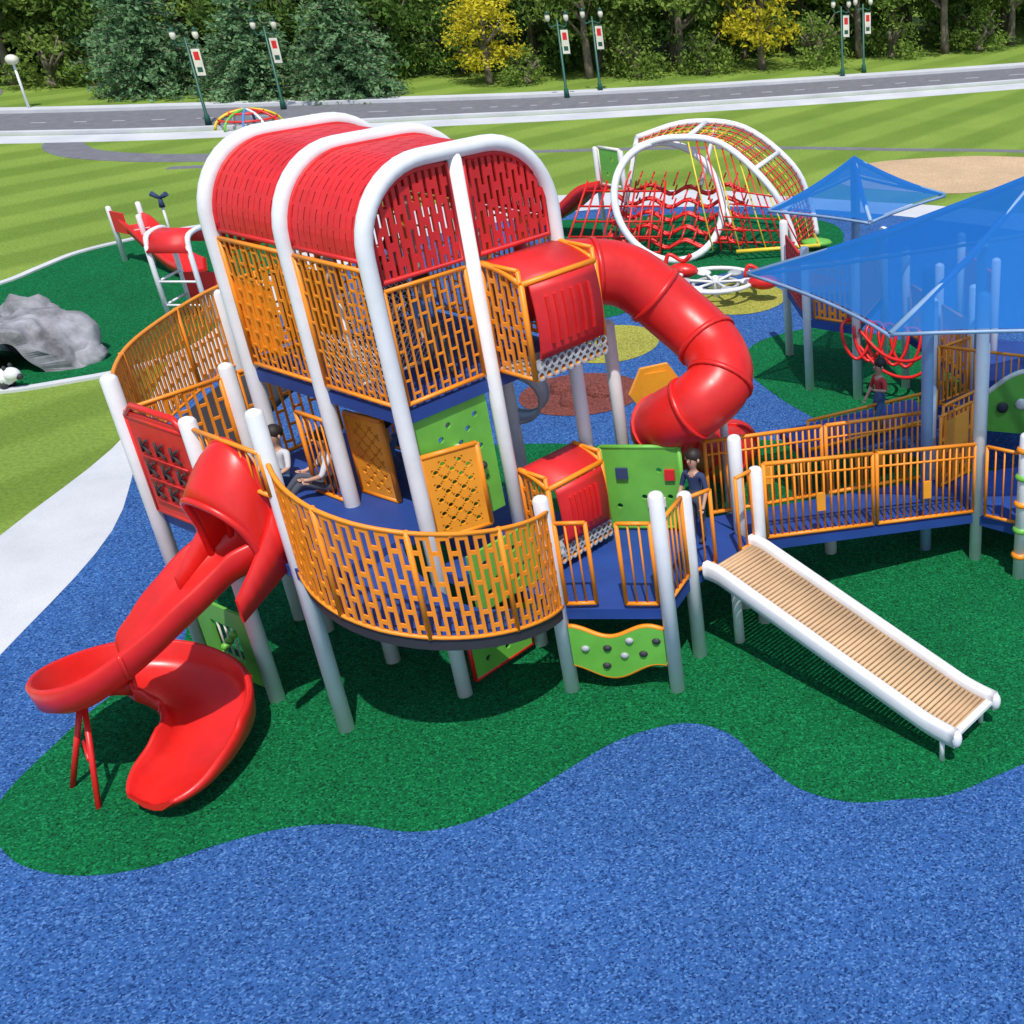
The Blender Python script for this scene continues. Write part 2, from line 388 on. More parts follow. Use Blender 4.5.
# decks
mb=MB()
def deck(poly,z,th=.13):
    mb.prism(poly,z-th,z,'navy')
sq=lambda a0,a1,b0,b1:[T(a0,b0)[:2],T(a1,b0)[:2],T(a1,b1)[:2],T(a0,b1)[:2]]
deck(sq(0,W2,0,WB),3.45)
deck(sq(-S,S,.15,3.0),2.1)
deck([P5[:2],P6[:2],P7[:2],P8[:2],(-2.4,12.5),(-3.2,12.7),T(W2,.0)[:2],T(S,.1)[:2],(-4.45,11.0),(-4.1,10.75)],1.1)
deck(sq(0.05,S,-.3,.1),1.62,.12)
deck(sq(S,W2,.13,W2),1.09,.14)
# arc ramp
arc=[];n=22
for i in range(n+1):
    an=math.radians(209+ (364-209)*i/n);z=2.06-(2.06-1.12)*(i/n)
    arc.append((O.x+1.2*math.cos(an)*1.04,O.y+1.2*math.sin(an)*1.04,z))
for i in range(n):
    a,b_=arc[i],arc[i+1];k=.22
    A=(O.x+(a[0]-O.x)*k,O.y+(a[1]-O.y)*k);B=(O.x+(b_[0]-O.x)*k,O.y+(b_[1]-O.y)*k)
    mb.prism([A,a[:2],b_[:2],B],[a[2]-.12,a[2]-.12,b_[2]-.12,b_[2]-.12],[a[2],a[2],b_[2],b_[2]],'navy','dark')
# back walkway
wk=smooth([(-8.06,10.84,2.15),(-8.75,11.9,2.1),(-9.15,13.1,2.08),(-9.38,15.16,2.0),(-8.9,16.4,2.0),(-7.9,17.0,2.0)],6)
mb.sweep([(0,-.14),(.95,-.14),(.95,0),(0,0)],wk,'dark')
mb.obj("decks",tower)
# railings
mb=MB()
f,L=curve([(p[0],p[1],p[2]+.03) for p in arc])
mb.slots(f,L,1.17,'orange',pitch=.085,bw=.034,per=.34,bl=.045,k=30)
for q in range(5):
    u=L*q/4;mb.tube([f(u,-.02),f(u,1.19)],.028,'orange',6)
f,L=curve([p+V((0,0,.12)) for p in wk])
mb.slots(f,L,1.1,'orange',pitch=.1,bw=.04,per=.38,bl=.05,k=36)
for q in range(5):
    u=L*q/4;mb.tube([f(u,-.02),f(u,1.12)],.03,'orange',6)
def rail(p,q,z,h,m='orange',style='slots',**k):
    f,L=line((p[0],p[1],z),(q[0],q[1],z));getattr(mb,style)(f,L,h,m,**k);return f,L
g=.1;thin=dict(pitch=.088,bw=.018,bl=.022,per=.3,th=.014)
for b0,b1 in ((.1,SB-.1),(SB+.1,WB-.1)):
    rail(T(0,b0),T(0,b1),3.52,1.36,**thin);rail(T(W2,b0),T(W2,b1),3.52,1.36,**thin)
rail(T(g,0),T(S-g,0),3.52,1.15,**thin)
rail(T(g,WB),T(S-g,WB),3.52,1.2,**thin);rail(T(S+g,WB),T(W2-g,WB),3.52,1.2,**thin)
f,L=line(T(.03,SB+.1,3.6),T(.03,WB-.1,3.6));mb.slab(f,.5,L,.1,.85,.02,'orangep')
f,L=line(T(.5,1.6,3.5),T(.5,2.3,3.5));mb.slots(f,L,1.0,'orangep',bw=.05,pitch=.09)
f,L=line(T(.03,.15,3.55),T(.03,SB-.15,3.55));mb.mesh(f,L,.6,'white')
f,L=line(T(.2,.9,3.5),T(1.2,.9,3.5));mb.mesh(f,L,.95,'white',.07,.006);mb.frame(f,L,.95,.02,'white')
rail(T(-S,.15)+E2*.45,T(-S,1.7),2.9,.45,style='bars',r=.01)
rail(T(-S+.02,3.0),T(-.1,3.0),2.15,1.1,bw=.025,bl=.03)
rail(T(.1,3.0),T(S,3.0),2.15,1.1,bw=.025,bl=.03)
rail(T(S,1.34),T(S,WB-.1),2.15,1.1,bw=.025,bl=.03);rail(T(0,1.34),T(0,1.85),2.12,.95,style='bars',r=.01)
for p,q,z,h in (((-5.98,11.28),(-5.48,11.02),2.12,.95),(T(.06,-.03)[:2],T(.62,-.22)[:2],2.0,.95)):
    f,L=line((*p,z),(*q,z));mb.holeplate(f,L,h,7,12,{(i,j) for i in range(1,6) for j in range(1,11) if (i+j)%2==0},.028,.03,'orangep',8);mb.frame(f,L,h,.03,'orange')
rail(P5+V((.1,0,0)),P5+V((.42,.02,0)),1.17,1.0,style='bars');rail(P6-V((.45,0,0)),P6-V((.1,0,0)),1.17,1.0,style='bars')
rail(P6+V((.02,.08,0)),P7-V((.02,.08,0)),1.17,1.0,style='bars')
rail(P7+V((.05,.02,0)),P7+V((.25,.2,0)),1.17,.95,style='bars');rail(P8-V((.2,.25,0)),P8-V((.05,.05,0)),1.17,.95,style='bars')
mb.obj("railings",tower)
# bubbles / crow's nests
def bubble(a0,a1,dep,z0,z1,name):
    global mb
    mb=MB();w=a1-a0;h=z1-z0
    for a in (a0,a1):
        f=lambda u,v,a=a:T(a,-u,z0+v)
        mb.slots(f,dep*.97,h,'orange',pitch=.085,bw=.03,per=.3,bl=.045)
    mb.slab(lambda u,v:T(a0+u,-v,z0),0,w,0,dep,.05,'grey')
    tpf=lambda u,v:T(a0+u,-v,z1-.14*max(0,v/dep)**2)
    mb.slab(tpf,.03,w-.03,0,dep+.02,.025,'redp',1,6,True)
    for a in (0,w): mb.tube([tpf(a,dep*i/6) for i in range(7)],.035,'orange',6)
    f=lambda u,v:T(a0+u,-dep-.09*math.sin(math.pi*max(0,min(1,v/h)))**.8,z0+v)
    mb.slab(f,.06,w-.06,.22,h-.16,.02,'redp',1,10,True)
    for i in range(6): mb.slab(lambda u,v:f(u,v)-E2*.02,.2+i*(w-.44)/5,.24+i*(w-.44)/5,.36,h-.3,.02,'red',1,4)
    mb.frame(lambda u,v:T(a0+u,-dep,z0+v-(.14 if v>.5 else 0)),w,h,.032,'orange')
    mb.holeplate(lambda u,v:T(a0+u,-dep-.03,z0-.02+v),w,.22,10,2,{(i,j) for i in range(10) for j in range(2)},.035,.02,'grey',8)
    mb.obj(name,tower)
bubble(S+.1,W2-.02,.55,3.5,4.66,"crow_nest_upper")
bubble(S+.12,W2-.2,.42,1.22,2.3,"crow_nest_lower")
# climbing panels
mb=MB()
def gp(p,q,z,h,nx,nz,holes,m='green',rr=.04,fr=None):
    f,L=line((p[0],p[1],z),(q[0],q[1],z));mb.holeplate(f,L,h,nx,nz,holes,rr,.035,m)
    if fr: mb.frame(f,L,h,.028,fr)
    return f,L
alt=lambda nx,nz,s=2:{(i,j) for i in range(1,nx-1) for j in range(1,nz-1) if (i*2+j)%3==0}
f,L=gp(T(.12,.06),T(1.04,.06),1.95,1.36,8,11,alt(8,11),rr=.035)
for i in range(3): mb.ell(f(.2+.25*i,.3+.3*((i*2)%3))-E2*.05,(.055,.055,.045),('dark','ivory','dark')[i%3],8,6)
f,L=gp(T(.15,-.33),T(1.05,-.33),1.12,.72,7,6,alt(7,6))
gp(T(.15,-.03),T(1.0,-.03),.12,.62,6,5,{(1,1),(2,3),(3,1),(4,3)},fr='red')
gp(P1+V((.1,-.05,0)),P1+V((.32,-.17,0)),.12,.95,2,6,set());gp(P2-V((.32,-.18,0)),P2-V((.08,-.05,0)),.12,.95,2,6,set())
gp(P1+V((.32,-.17,0)),P2-V((.32,-.18,0)),.12,.26,4,1,set());gp(P1+V((.32,-.17,0)),P2-V((.32,-.18,0)),.83,.24,4,1,set())
f,L=line(P1+V((.3,-.16,.37)),P2+V((-.3,.17,.37)))
for i in range(3): mb.tube([f(L*(i+1)/4,0),f(L*(i+1)/4,.5)],.012,'ivory',5);mb.ell(f(L*(i+1)/4,.1+.13*i),(.05,.05,.05),'green',8,6)
f,L=gp((-3.55,12.2),(-2.62,12.2),1.14,1.08,9,9,{(2,6),(4,3),(6,6),(7,3),(1,2)},rr=.035)
mb.slab(lambda u,v:f(u,v)+V((0,-.04,0)),.16,.3,.68,.82,.03,'shirtn');mb.slab(lambda u,v:f(u,v)+V((0,-.04,0)),.5,.72,.3,.42,.03,'ivory');mb.slab(lambda u,v:f(u,v)+V((0,-.04,0)),.74,.86,.66,.8,.03,'redp')
mb.frame(f,L,1.08,.03,'green')
mb.obj("climbing_panels",tower)
# wavy low climber between P5-P6
mb=MB();n=24
f0,L=line(P5+V((.08,-.02,0)),P6-V((.08,.02,0)))
top=lambda u:.82+.07*math.cos(u/L*7.5)
bot=lambda u:.30+.09*math.cos(u/L*6.5+.4)
fw=lambda u,v:f0(u,bot(u)+(top(u)-bot(u))*v)
mb.slab(fw,0,L,0,1,.05,'green',n,1)
mb.tube([fw(L*i/n,1) for i in range(n+1)],.028,'orange',6);mb.tube([fw(L*i/n,0) for i in range(n+1)],.028,'orange',6)
for i,(u,v) in enumerate(((.15,.55),(.35,.3),(.38,.75),(.55,.5),(.75,.35),(.9,.65),(.62,.8))):
    mb.ell(fw(u*L*1.02,v)+V((0,-.03,0)),(.05,.03,.04),'dark' if i%3 else 'grey',8,6)
mb.obj("wave_climber",tower)
# tic-tac-toe panel
mb=MB()
f,L=line(P1+V((.09,-.05,2.15)),P2+V((-.09,.05,2.15)))
mb.slab(f,0,L,0,1.16,.035,'redp');mb.tube([f(0,1.1),f(L*.15,1.24),f(L*.85,1.24),f(L,1.1)],.035,'red',8);mb.frame(f,L,1.1,.03,'red')
for i in range(3):
    for j in range(3):
        u=L*(.24+.26*i);v=.3+.26*j
        c=lambda du,dv:f(u+du,v+dv)+V((-.02,-.035,0))
        mb.tube([c(-.07,-.08),c(-.07,.08)],.014,'dark',5);mb.tube([c(-.05,0),c(.06,.08)],.014,'dark',5);mb.tube([c(-.05,0),c(.06,-.08)],.014,'dark',5)
    mb.tube([f(L*.1,.17+.26*i)+V((-.02,-.03,0)),f(L*.9,.17+.26*i)+V((-.02,-.03,0))],.01,'redp',5)
mb.obj("tic_tac_toe_panel",tower)
# grey barrel ring
mb=MB()
c=V((-4.72,12.95,2.5))
for k_ in range(2): mb.tube([c+V((.3*math.cos(a),k_*.35,.3*math.sin(a))) for a in [2*math.pi*i/24 for i in range(24)]],.025,'grey',6,True)
mb.slab(lambda u,v:c+V((.3*math.cos(u),v,.3*math.sin(u))),-2.6,1.4,0,.35,.012,'grey',24,1,True)
mb.obj("talk_tube",tower)

# ---------------------------------------------------------------- spiral slide
sl=empty("spiral_slide");mb=MB()
path=smooth([(-6.38,10.25,2.13),(-6.55,9.95,2.12),(-6.83,9.72,2.0),(-7.16,9.40,1.72),(-7.53,9.14,1.38),(-7.93,9.04,1.06),(-8.24,9.28,.84),(-8.18,9.66,.66),(-7.82,9.82,.52),(-7.42,9.72,.4),(-7.18,9.4,.32),(-7.13,8.98,.27),(-7.18,8.62,.24),(-7.24,8.32,.23)],7)
def prof_s(t):
    k=1.0 if t<.9 else math.sqrt(1-.72*((t-.9)/.1)**2)
    hL=.30;hR=.24
    if t>.82: hL=hR=.26-(t-.82)/.18*.18
    w=.385*k
    return [(-w-.05,hL-.02),(-w-.02,hL+.02),(-w+.01,hL),(-w+.03,.1 if t<.9 else min(.1,hL*.7)),(-w+.13,.02),(0,-.01),(w-.13,.02),(w-.03,.1 if t<.9 else min(.1,hL*.7)),(w-.01,hR),(w+.02,hR+.02),(w+.05,hR-.02),(w+.02,.04),(w-.1,-.05),(0,-.07),(-w+.1,-.05),(-w-.02,.04)]
mb.sweep(prof_s,path,'red');
for i in (28,49,66):
    p_=path[i];t=(path[i+1]-path[i-1]);t.z=0;t.normalize()
    mb.sweep([(x*1.03,z*1.0-.012) for x,z in prof_s(i/91)],[p_-t*.02,p_+t*.02],'red')
mb.obj("chute",sl)
mb=MB()
ent=(P2+P3)/2;dx=(P3-P2).normalized();dn=V((-.515,-.857,0))
def hood(u,v):
    an=math.pi*u;w=.40+.03*v;s_=max(0,math.sin(an));v=max(0,v)
    h=1.22-.42*v**1.6
    return ent+dx*(-math.cos(an)*w)+dn*(.02+.22*v+.22*s_*v)+V((0,0,2.12-.05*v+h*s_**.45))
mb.slab(hood,.002,.998,0,1,.045,'red',22,6,True)
for v in (0,1): mb.tube([hood(i/22,v) for i in range(23)],.04,'red',6)
for sd in (-1,1):
    g_=lambda u,v,sd=sd:ent+dx*(sd*(.44+.03*u))+dn*(.0+.62*u)+V((0,0,2.05-.32*u+v*(.95-.62*u**.7 if u>0 else .95)))
    mb.slab(g_,0.01,1,0,.75,.04,'red',6,1,True)
mb.obj("hood",sl)
mb=MB()
for p,q in (((-8.05,8.95,.9),(-7.95,8.52,0)),((-8.15,9.0,.85),(-8.4,8.82,0)),((-7.7,9.8,.4),(-7.7,9.8,0)),((-7.15,9.1,.2),(-7.15,9.1,0))): mb.tube([p,q],.028,'red',8)
mb.tube([(-8.2,8.95,.5),(-8.02,8.72,.45)],.018,'red',6)
mb.obj("support_legs",sl)
# ---------------------------------------------------------------- tube slide
ts=empty("tube_slide");mb=MB()
tp=smooth([(-4.25,12.62,4.1),(-3.7,12.9,4.12),(-3.2,13.15,3.98),(-2.67,13.2,3.5),(-2.25,12.98,3.15),(-2.13,12.62,2.9),(-2.38,12.4,2.68),(-2.72,12.48,2.45),(-2.95,12.85,2.15),(-2.95,13.5,1.7),(-2.85,14.3,1.2),(-2.7,15.1,.7),(-2.6,15.8,.45),(-2.6,16.2,.42)],8)
mb.tube(tp,.38,'red',22)
for i in range(10,len(tp)-4,10):
    t=(tp[i+1]-tp[i]).normalized();mb.tube([tp[i]-t*.03,tp[i]+t*.03],.405,'red',22)
mb.tube([tp[0]-V((.05,0,0)),tp[0]+V((.06,.03,0))],.46,'redp',22)
mb.obj("tube",ts)
mb=MB();mb.post(-2.2,13.0,0,2.8,.05,'white');mb.post(-2.85,14.3,0,.9,.05,'white');mb.obj("support_posts",ts)
hx=empty("orange_hexagon_panel");mb=MB();mb.tube([(-4.04,17.5,.78),(-4.0,17.44,.78)],.47,'orangep',6);mb.tube([(-4.0,17.43,.78),(-3.99,17.41,.78)],.36,'orangep',6)
for i in range(len(mb.sm)): mb.sm[i]=False
mb.post(-4.06,17.56,0,.4,.05,'white')
mb.obj("panel",hx)
# ---------------------------------------------------------------- roller slide
rs=empty("roller_slide");mb=MB()
A=V((-2.0,11.45,1.17));B=V((.80,9.44,.42));d=(B-A);dh=V((d.x,d.y,0)).normalized();nrm=V((dh.y,-dh.x,0))
def rp(t):
    if t<.06: z=1.17
    elif t<.88: z=1.17-(t-.06)/.82*.76
    else: z=.41-.04*(1-((1-t)/.12)**2)
    q=A+(B-A)*t;return V((q.x,q.y,z))
rpth=[rp(i/40) for i in range(41)]
for sd in (-1,1):
    mb.sweep([(sd*.38+x,z) for x,z in ((-.04,-.1),(.04,-.1),(.055,-.03),(.055,.07),(.035,.11),(-.035,.11),(-.055,.07),(-.055,-.03))],rpth,'white')
    mb.ell(rpth[-1]+nrm*sd*.38,(.06,.06,.105),'white')
mb.obj("side_rails",rs)
mb=MB();n=62
for i in range(n):
    q=rp(.02+.95*i/(n-1));mb.tube([q-nrm*.33,q+nrm*.33],.025,'tan',8)
mb.slab(lambda u,v:rp(.98)+nrm*u+dh*v,-.33,.33,-.02,.06,.04,'white')
mb.obj("rollers",rs)
mb=MB()
for sd in (-1,1): 
    q=rp(.95)+nrm*sd*.38;mb.tube([q,(q.x,q.y,0)],.028,'white',8)
mb.tube([rp(.95)-nrm*.36-V((0,0,.12)),rp(.95)+nrm*.36-V((0,0,.12))],.02,'white',6)
mb.obj("legs",rs)
# ---------------------------------------------------------------- access ramp
ar=empty("access_ramp");mb=MB()
n0,n1=V((-1.62,11.9,1.1)),V((1.0,13.3,.7));f0_,f1_=V((-2.4,12.5,1.1)),V((.42,14.35,.7))
mb.prism([n0[:2],n1[:2],f1_[:2],f0_[:2]],[.98,.58,.58,.98],[1.1,.7,.7,1.1],'navy')
mb.prism([n1[:2],(1.6,12.95),(3.4,13.2),(3.4,15.3),f1_[:2]],.56,.69,'navy')
mb.prism([(-1.35,14.7),(.6,15.9),(.2,16.7),(-1.8,15.5)],.8,.93,'navy')
mb.obj("deck",ar)
mb=MB()
def rl(p,q,h,st='bars',m='orange',**k):
    f,L=line(p,q);getattr(mb,st)(f,L,h,m,**k);return f,L
for p,q in ((n0,n1),(f0_,f1_)):
    for i in range(2):
        a=p+(q-p)*(i*.5+.01);b_=p+(q-p)*(i*.5+.49)
        f,L=rl(a+V((0,0,.06)),b_+V((0,0,.06)),.98,pitch=.092,r=.015,R=.026)
        mb.tube([f(0,.8),f(L,.8)],.016,'orange',5)
        mb.slab(f,L*.46,L*.54,.28,.52,.03,'orangep')
rl((1.12,13.2,.75),(1.55,12.98,.75),1.0);rl((1.7,12.98,.75),(2.6,13.1,.75),1.0);rl((.6,14.5,.75),(1.2,15.2,.75),1.0)
f,L=rl((.55,14.1,.72),(1.0,14.6,.72),1.05,st='slots',bw=.05)
mb.slab(f,.1,L-.1,.5,.95,.03,'orangep')
mb.obj("handrails",ar)
mb=MB()
for x,y,h in ((1.02,13.34,3.75),(1.57,12.86,2.1),(.42,14.4,2.1),(-.95,13.5,.9),(2.7,13.1,2.4),(1.2,15.3,2.4),(3.3,15.2,2.4)): mb.post(x,y,0,h,PR,'white')
for i in range(5): mb.ell((1.57,12.86,.35+.38*i),(.12,.12,.06),'green' if i%2 else 'orange',12,6)
mb.obj("posts",ar)
# ---------------------------------------------------------------- right play structure
ps=empty("play_structure");mb=MB()
PP=[(-2.16,21.09),(-1.64,19.31),(-.76,18.9),(-.3,20.6),(.1,19.4),(.65,18.3),(1.15,17.15),(2.3,17.3),(2.2,15.9),(.5,16.5),(1.6,18.6),(1.1,20.2)]
for x,y in PP: mb.post(x,y,0,2.65,PR*.95,'white')
mb.obj("posts",ps);mb=MB()
mb.prism([(-2.16,21.09),(-1.64,19.31),(-.76,18.9),(-.3,20.6)],1.2,1.34,'navy')
mb.prism([(.1,19.4),(.65,18.3),(1.15,17.15),(2.3,17.3),(2.2,19)],.9,1.04,'navy')
mb.prism([(1.15,17.15),(.5,16.5),(2.2,15.9),(2.3,17.3)],.75,.88,'navy')
mb.obj("decks",ps);mb=MB()
rl((-2.1,20.9,1.4),(-1.7,19.5,1.4),1.0,'slots','redp');rl((-1.5,19.25,1.4),(-.85,18.95,1.4),1.05,'slots',bw=.05)
rl((-.7,19.0,1.4),(-.35,20.4,1.4),1.05,'slots');rl((.2,19.2,1.1),(.6,18.4,1.1),.9,'slots');rl((.7,18.1,1.1),(1.1,17.3,1.1),.9,'slots');rl((.6,16.5,.95),(1.1,17.0,.95),.9,'slots')
rl((.6,16.45,.95),(2.1,15.95,.95),.95);rl((1.2,20.1,1.1),(1.6,18.8,1.1),1.2,'slots','redp')
rl((-1.3,14.72,.98),(.55,15.85,.98),.45)
mb.obj("railings",ps);mb=MB()
for k_ in range(5):
    t=k_/4;c0=V((-.75+.85*t,18.8,1.25-.15*t))
    mb.tube(smooth([(c0.x+.26*math.cos(a),c0.y+.15*math.sin(a),c0.z+.3*math.sin(a)+.1*math.cos(2*a)) for a in [2*math.pi*i/8 for i in range(8)]],4,True),.03,'red',6,True)
for dz in (-.25,.05): mb.tube(smooth([(-.76,18.9,1.3+dz),(-.3,18.5,.95+dz),(.2,18.3,.9+dz),(.65,18.3,1.2+dz)],6),.03,'red',6)
mb.obj("loop_bridge",ps);mb=MB()
f,L=line((1.25,15.7,.85),(2.6,15.4,.85))
n=18
ft=lambda u,v:f(u,v*(.55+.45*math.sin(math.pi*min(1,max(0,u/L)))))
mb.slab(ft,0,L,0,1,.05,'green',n,1);mb.tube([ft(L*i/n,1) for i in range(n+1)],.04,'ivory',6)
for i in range(4): mb.ell(ft(L*(.2+.2*i),.5)+V((0,-.05,0)),(.09,.03,.09),'ivory' if i%2 else 'dark',12,6)
mb.obj("green_arch_panel",ps)
# ---------------------------------------------------------------- shade canopies
def canopy(corn,apex,posts,zc,name="shade_canopy"):
    r=empty(name);mb=MB();ap=V(apex);n=8
    for i in range(4):
        a=V((*corn[i],zc));b_=V((*corn[(i+1)%4],zc));idx={};mid=(a+b_)/2
        for p in range(n+1):
            for q in range(n+1-p):
                w0=p/n;w1=q/n;w2=1-w0-w1
                pt=ap*w0+a*w1+b_*w2;sag=w1*w2*4*(1-w0)
                inn=(ap-mid);inn.z=0;pt=pt+inn*.05*sag-V((0,0,.12*w0*(1-w0)*2))
                idx[(p,q)]=len(mb.v);mb.v.append(pt)
        for p in range(n):
            for q in range(n-p):
                mb.face((idx[(p,q)],idx[(p+1,q)],idx[(p,q+1)]),'fabric',True)
                if q<n-p-1: mb.face((idx[(p+1,q)],idx[(p+1,q+1)],idx[(p,q+1)]),'fabric',True)
    mb.obj("fabric",r)
    mb=MB()
    for i in range(4):
        a=V((*corn[i],zc-.03));mb.tube([a,(a+ap)/2-V((0,0,.12)),ap-V((0,0,.05))],.04,'frameb',8)
        b_=V((*corn[(i+1)%4],zc-.05));mid=(a+b_)/2;inn=(ap-mid);inn.z=0
        mb.tube([a+(b_-a)*(t/8)+inn*.05*(t/8)*(1-t/8)*4 for t in range(9)],.025,'frameb',6)
    for x,y,h in posts: mb.post(x,y,0,h,.08,'frameb')
    mb.obj("frame",r)
canopy([(-2.0,14.64),(-.11,12.33),(4.4,12.5),(3.2,17.4)],(1.75,14.3,5.0),[(.35,13.6,3.95),(2.4,12.9,3.7),(1.2,16.4,3.6),(2.9,15.9,3.9)],3.6)
canopy([(-2.1,18.2),(-.45,17.5),(.75,19.3),(-.8,20.8)],(-.75,19.1,4.2),[(-.74,19.05,4.1)],3.55)
# ---------------------------------------------------------------- net climber
nc=empty("net_climber");mb=MB()
def ringp(c,nv,r,sx=1.,n=48):
    nv=V(nv).normalized();x=nv.cross(V((0,0,1))).normalized();z=x.cross(nv)
    return [V(c)+x*math.cos(a)*r*sx+z*math.sin(a)*r for a in [2*math.pi*i/n for i in range(n)]]
R1=ringp((-5.6,27.9,1.36),(.45,-1,.5),1.42,.92);mb.tube(R1,.09,'white',8,True)
h1=max(range(48),key=lambda i:R1[i].z);t0=R1[h1]
Af=smooth([t0+V((-.55,-.05,-.12)),t0+V((.35,-.1,.12)),t0+V((1.5,.1,-.05)),(-3.2,28.0,1.75),(-2.75,28.1,.8),(-2.55,28.0,.02)],6)
Bk=smooth([t0+V((-.75,1.1,-.1)),t0+V((.5,1.5,.2)),t0+V((1.9,1.6,.05)),(-2.75,29.9,1.8),(-2.35,30.0,.8),(-2.2,29.9,.02)],6)
mb.tube(Af,.085,'white',8);mb.tube(Bk,.085,'white',8)
for j in (0,8,16,22): mb.tube([Af[j],Bk[j]],.06,'white',8)
mb.tube([Bk[0],(-7.3,29.6,.02)],.06,'white',8);mb.tube([Bk[9],(-5.6,30.3,.02)],.05,'white',8);mb.tube([R1[(h1+12)%48],(-4.0,28.3,.02)],.05,'white',8)
mb.obj("hoops",nc);mb=MB()
for i in range(len(Af)): mb.tube([Af[i],Bk[i]],.017,'orangep' if i<12 else 'red',4)
for q in range(1,9):
    t=q/9;mb.tube([Af[i]+(Bk[i]-Af[i])*t-V((0,0,.12*math.sin(math.pi*t))) for i in range(len(Af))],.017,'yel' if q%3==0 else 'red',4)
for k_ in range(5):
    A_=V((-7.2,27.9+.3*k_,.45+.26*k_));B_=V((-3.9,27.9+.3*k_,.4+.26*k_))
    for o_ in (0,.13): mb.tube([A_+(B_-A_)*t+V((0,o_,.1*math.cos(t*math.pi*7)-.12*math.sin(math.pi*t))) for t in [i/24 for i in range(25)]],.042,'red',6)
    for i in range(12):
        t=i/11;p_=A_+(B_-A_)*t;mb.tube([p_,p_+V((.1,.3,.28))],.022,'red',5)
for i in range(9): mb.tube([(-8.3+.3*i,27.5,0.05),(-7.7+.24*i,28.6,1.7)],.026,'red',5)
for i in range(5): mb.tube([(-8.2+.1*i,27.6+.22*i,.2+.32*i),(-5.9,27.6+.22*i,.2+.32*i)],.026,'red',5)
for i in range(11): mb.tube([(-4.6+.22*i,27.7,.2),Af[8+i]],.02,'yel' if i%3==0 else 'red',5)
for i in range(5): mb.tube([(-4.6+.15*i,27.75+.06*i,.4+.3*i),(-2.6-.12*i,27.95,.35+.28*i)],.02,'red',5)
mb.tube([(-4.0,27.5,.24),(-2.0,28.0,.26),(-2.2,29.0,.26)],.05,'yel',8);mb.ell((-2.1,28.5,.2),(.4,.28,.1),'green',14,6)
mb.obj("rope_nets",nc);mb=MB()
f,L=line((-7.5,29.2,1.5),(-6.9,28.8,1.5));mb.holeplate(f,L,.9,4,5,{(1,1),(2,3)},.05,.04,'green');mb.frame(f,L,.9,.04,'ivory')
for x,y in ((-7.6,29.25),(-6.85,28.75)): mb.post(x,y,0,2.4,.06,'white')
mb.obj("entry_panel",nc);mb=MB()
mb.sweep([(-.35,.22),(-.3,.0),(.3,0),(.35,.22),(.4,.22),(.34,-.06),(-.34,-.06),(-.4,.22)],smooth([(-7.3,29.1,1.45),(-7.9,29.4,1.25),(-8.6,29.8,.7),(-9.3,30.1,.3),(-9.9,30.4,.25)],5),'red')
mb.obj("slide",nc)
# spinner
sp_=empty("merry_go_round");mb=MB()
c=V((-4.1,24.7,0));mb.post(c.x,c.y,0,.5,.08,'white')
mb.tube([c+V((.9*math.cos(a),.9*math.sin(a),.4)) for a in [2*math.pi*i/28 for i in range(28)]],.05,'white',8,True)
mb.tube([c+V((.5*math.cos(a),.5*math.sin(a),.3)) for a in [2*math.pi*i/28 for i in range(28)]],.04,'grey',8,True)
for i in range(6):
    a=2*math.pi*i/6;mb.tube([c+V((0,0,.35)),c+V((.9*math.cos(a),.9*math.sin(a),.4))],.03,'white',6)
    mb.ell(c+V((.7*math.cos(a),.7*math.sin(a),.37)),(.17,.17,.06),'grey' if i%2 else 'white',12,6)
for a in (2.6,-.3):
    q=c+V((1.05*math.cos(a),1.05*math.sin(a),.45));mb.ell(q,(.34,.2,.16),'red',12,8,None,lambda d:1+.3*d.x)
    mb.tube(smooth([q+V((-.3,0,.1)),q+V((-.2,.05,.35)),q+V((.1,.05,.2)),q+V((.3,0,.35))],4),.05,'red',6)
mb.tube(smooth([(-5.3,25.0,.0),(-5.2,24.9,.5),(-4.8,24.7,.6)],5),.04,'red',6)
mb.obj("spinner",sp_)
# small slide far left
ss=empty("toddler_slide");mb=MB()
for x,y,h in ((-19.0,27.5,1.35),(-18.55,27.95,1.35),(-18.2,27.3,1.2)): mb.post(x,y,0,h,.06,'white')
mb.sweep([(-.28,.24),(-.24,0),(.24,0),(.28,.24),(.33,.24),(.28,-.06),(-.28,-.06),(-.33,.24)],smooth([(-18.7,27.7,.85),(-18.3,27.4,.8),(-17.7,27.0,.45),(-17.0,26.5,.2),(-16.5,26.1,.18)],5),'red')
f,L=line((-18.95,27.45,.75),(-18.5,27.2,.75));mb.slab(f,0,L,0,.5,.04,'redp')
mb.prism([(-19.0,27.5),(-18.55,27.95),(-18.2,27.6),(-18.5,27.2)],.74,.82,'white');mb.obj("slide",ss)
mb=MB()
for k_ in range(3):
    a=2.1*k_+.5;mb.tube([(-18.2,28.3,1.35),(-18.2+.22*math.cos(a),28.3,1.35+.22*math.sin(a))],[.04,.07],'shirtn',6)
mb.tube([(-18.2,28.3,0),(-18.2,28.3,1.3)],.03,'white',6);mb.obj("pinwheel",ss)
ph=empty("play_hut");mb=MB();c=V((-14.8,23.2,0))
for dx_ in (-.42,.42):
    for dy_ in (-.42,.42): mb.post(c.x+dx_,c.y+dy_,0,1.7,.05,'white')
    mb.tube(smooth([(c.x+dx_,c.y-.42,1.55),(c.x+dx_,c.y-.3,1.88),(c.x+dx_,c.y+.3,1.88),(c.x+dx_,c.y+.42,1.55)],5),.05,'white',8)
mb.slab(lambda u,v:c+V((u,v,1.91-.4*(abs(v)/.5)**3)),-.42,.42,-.48,.48,.03,'redp',1,10,True)
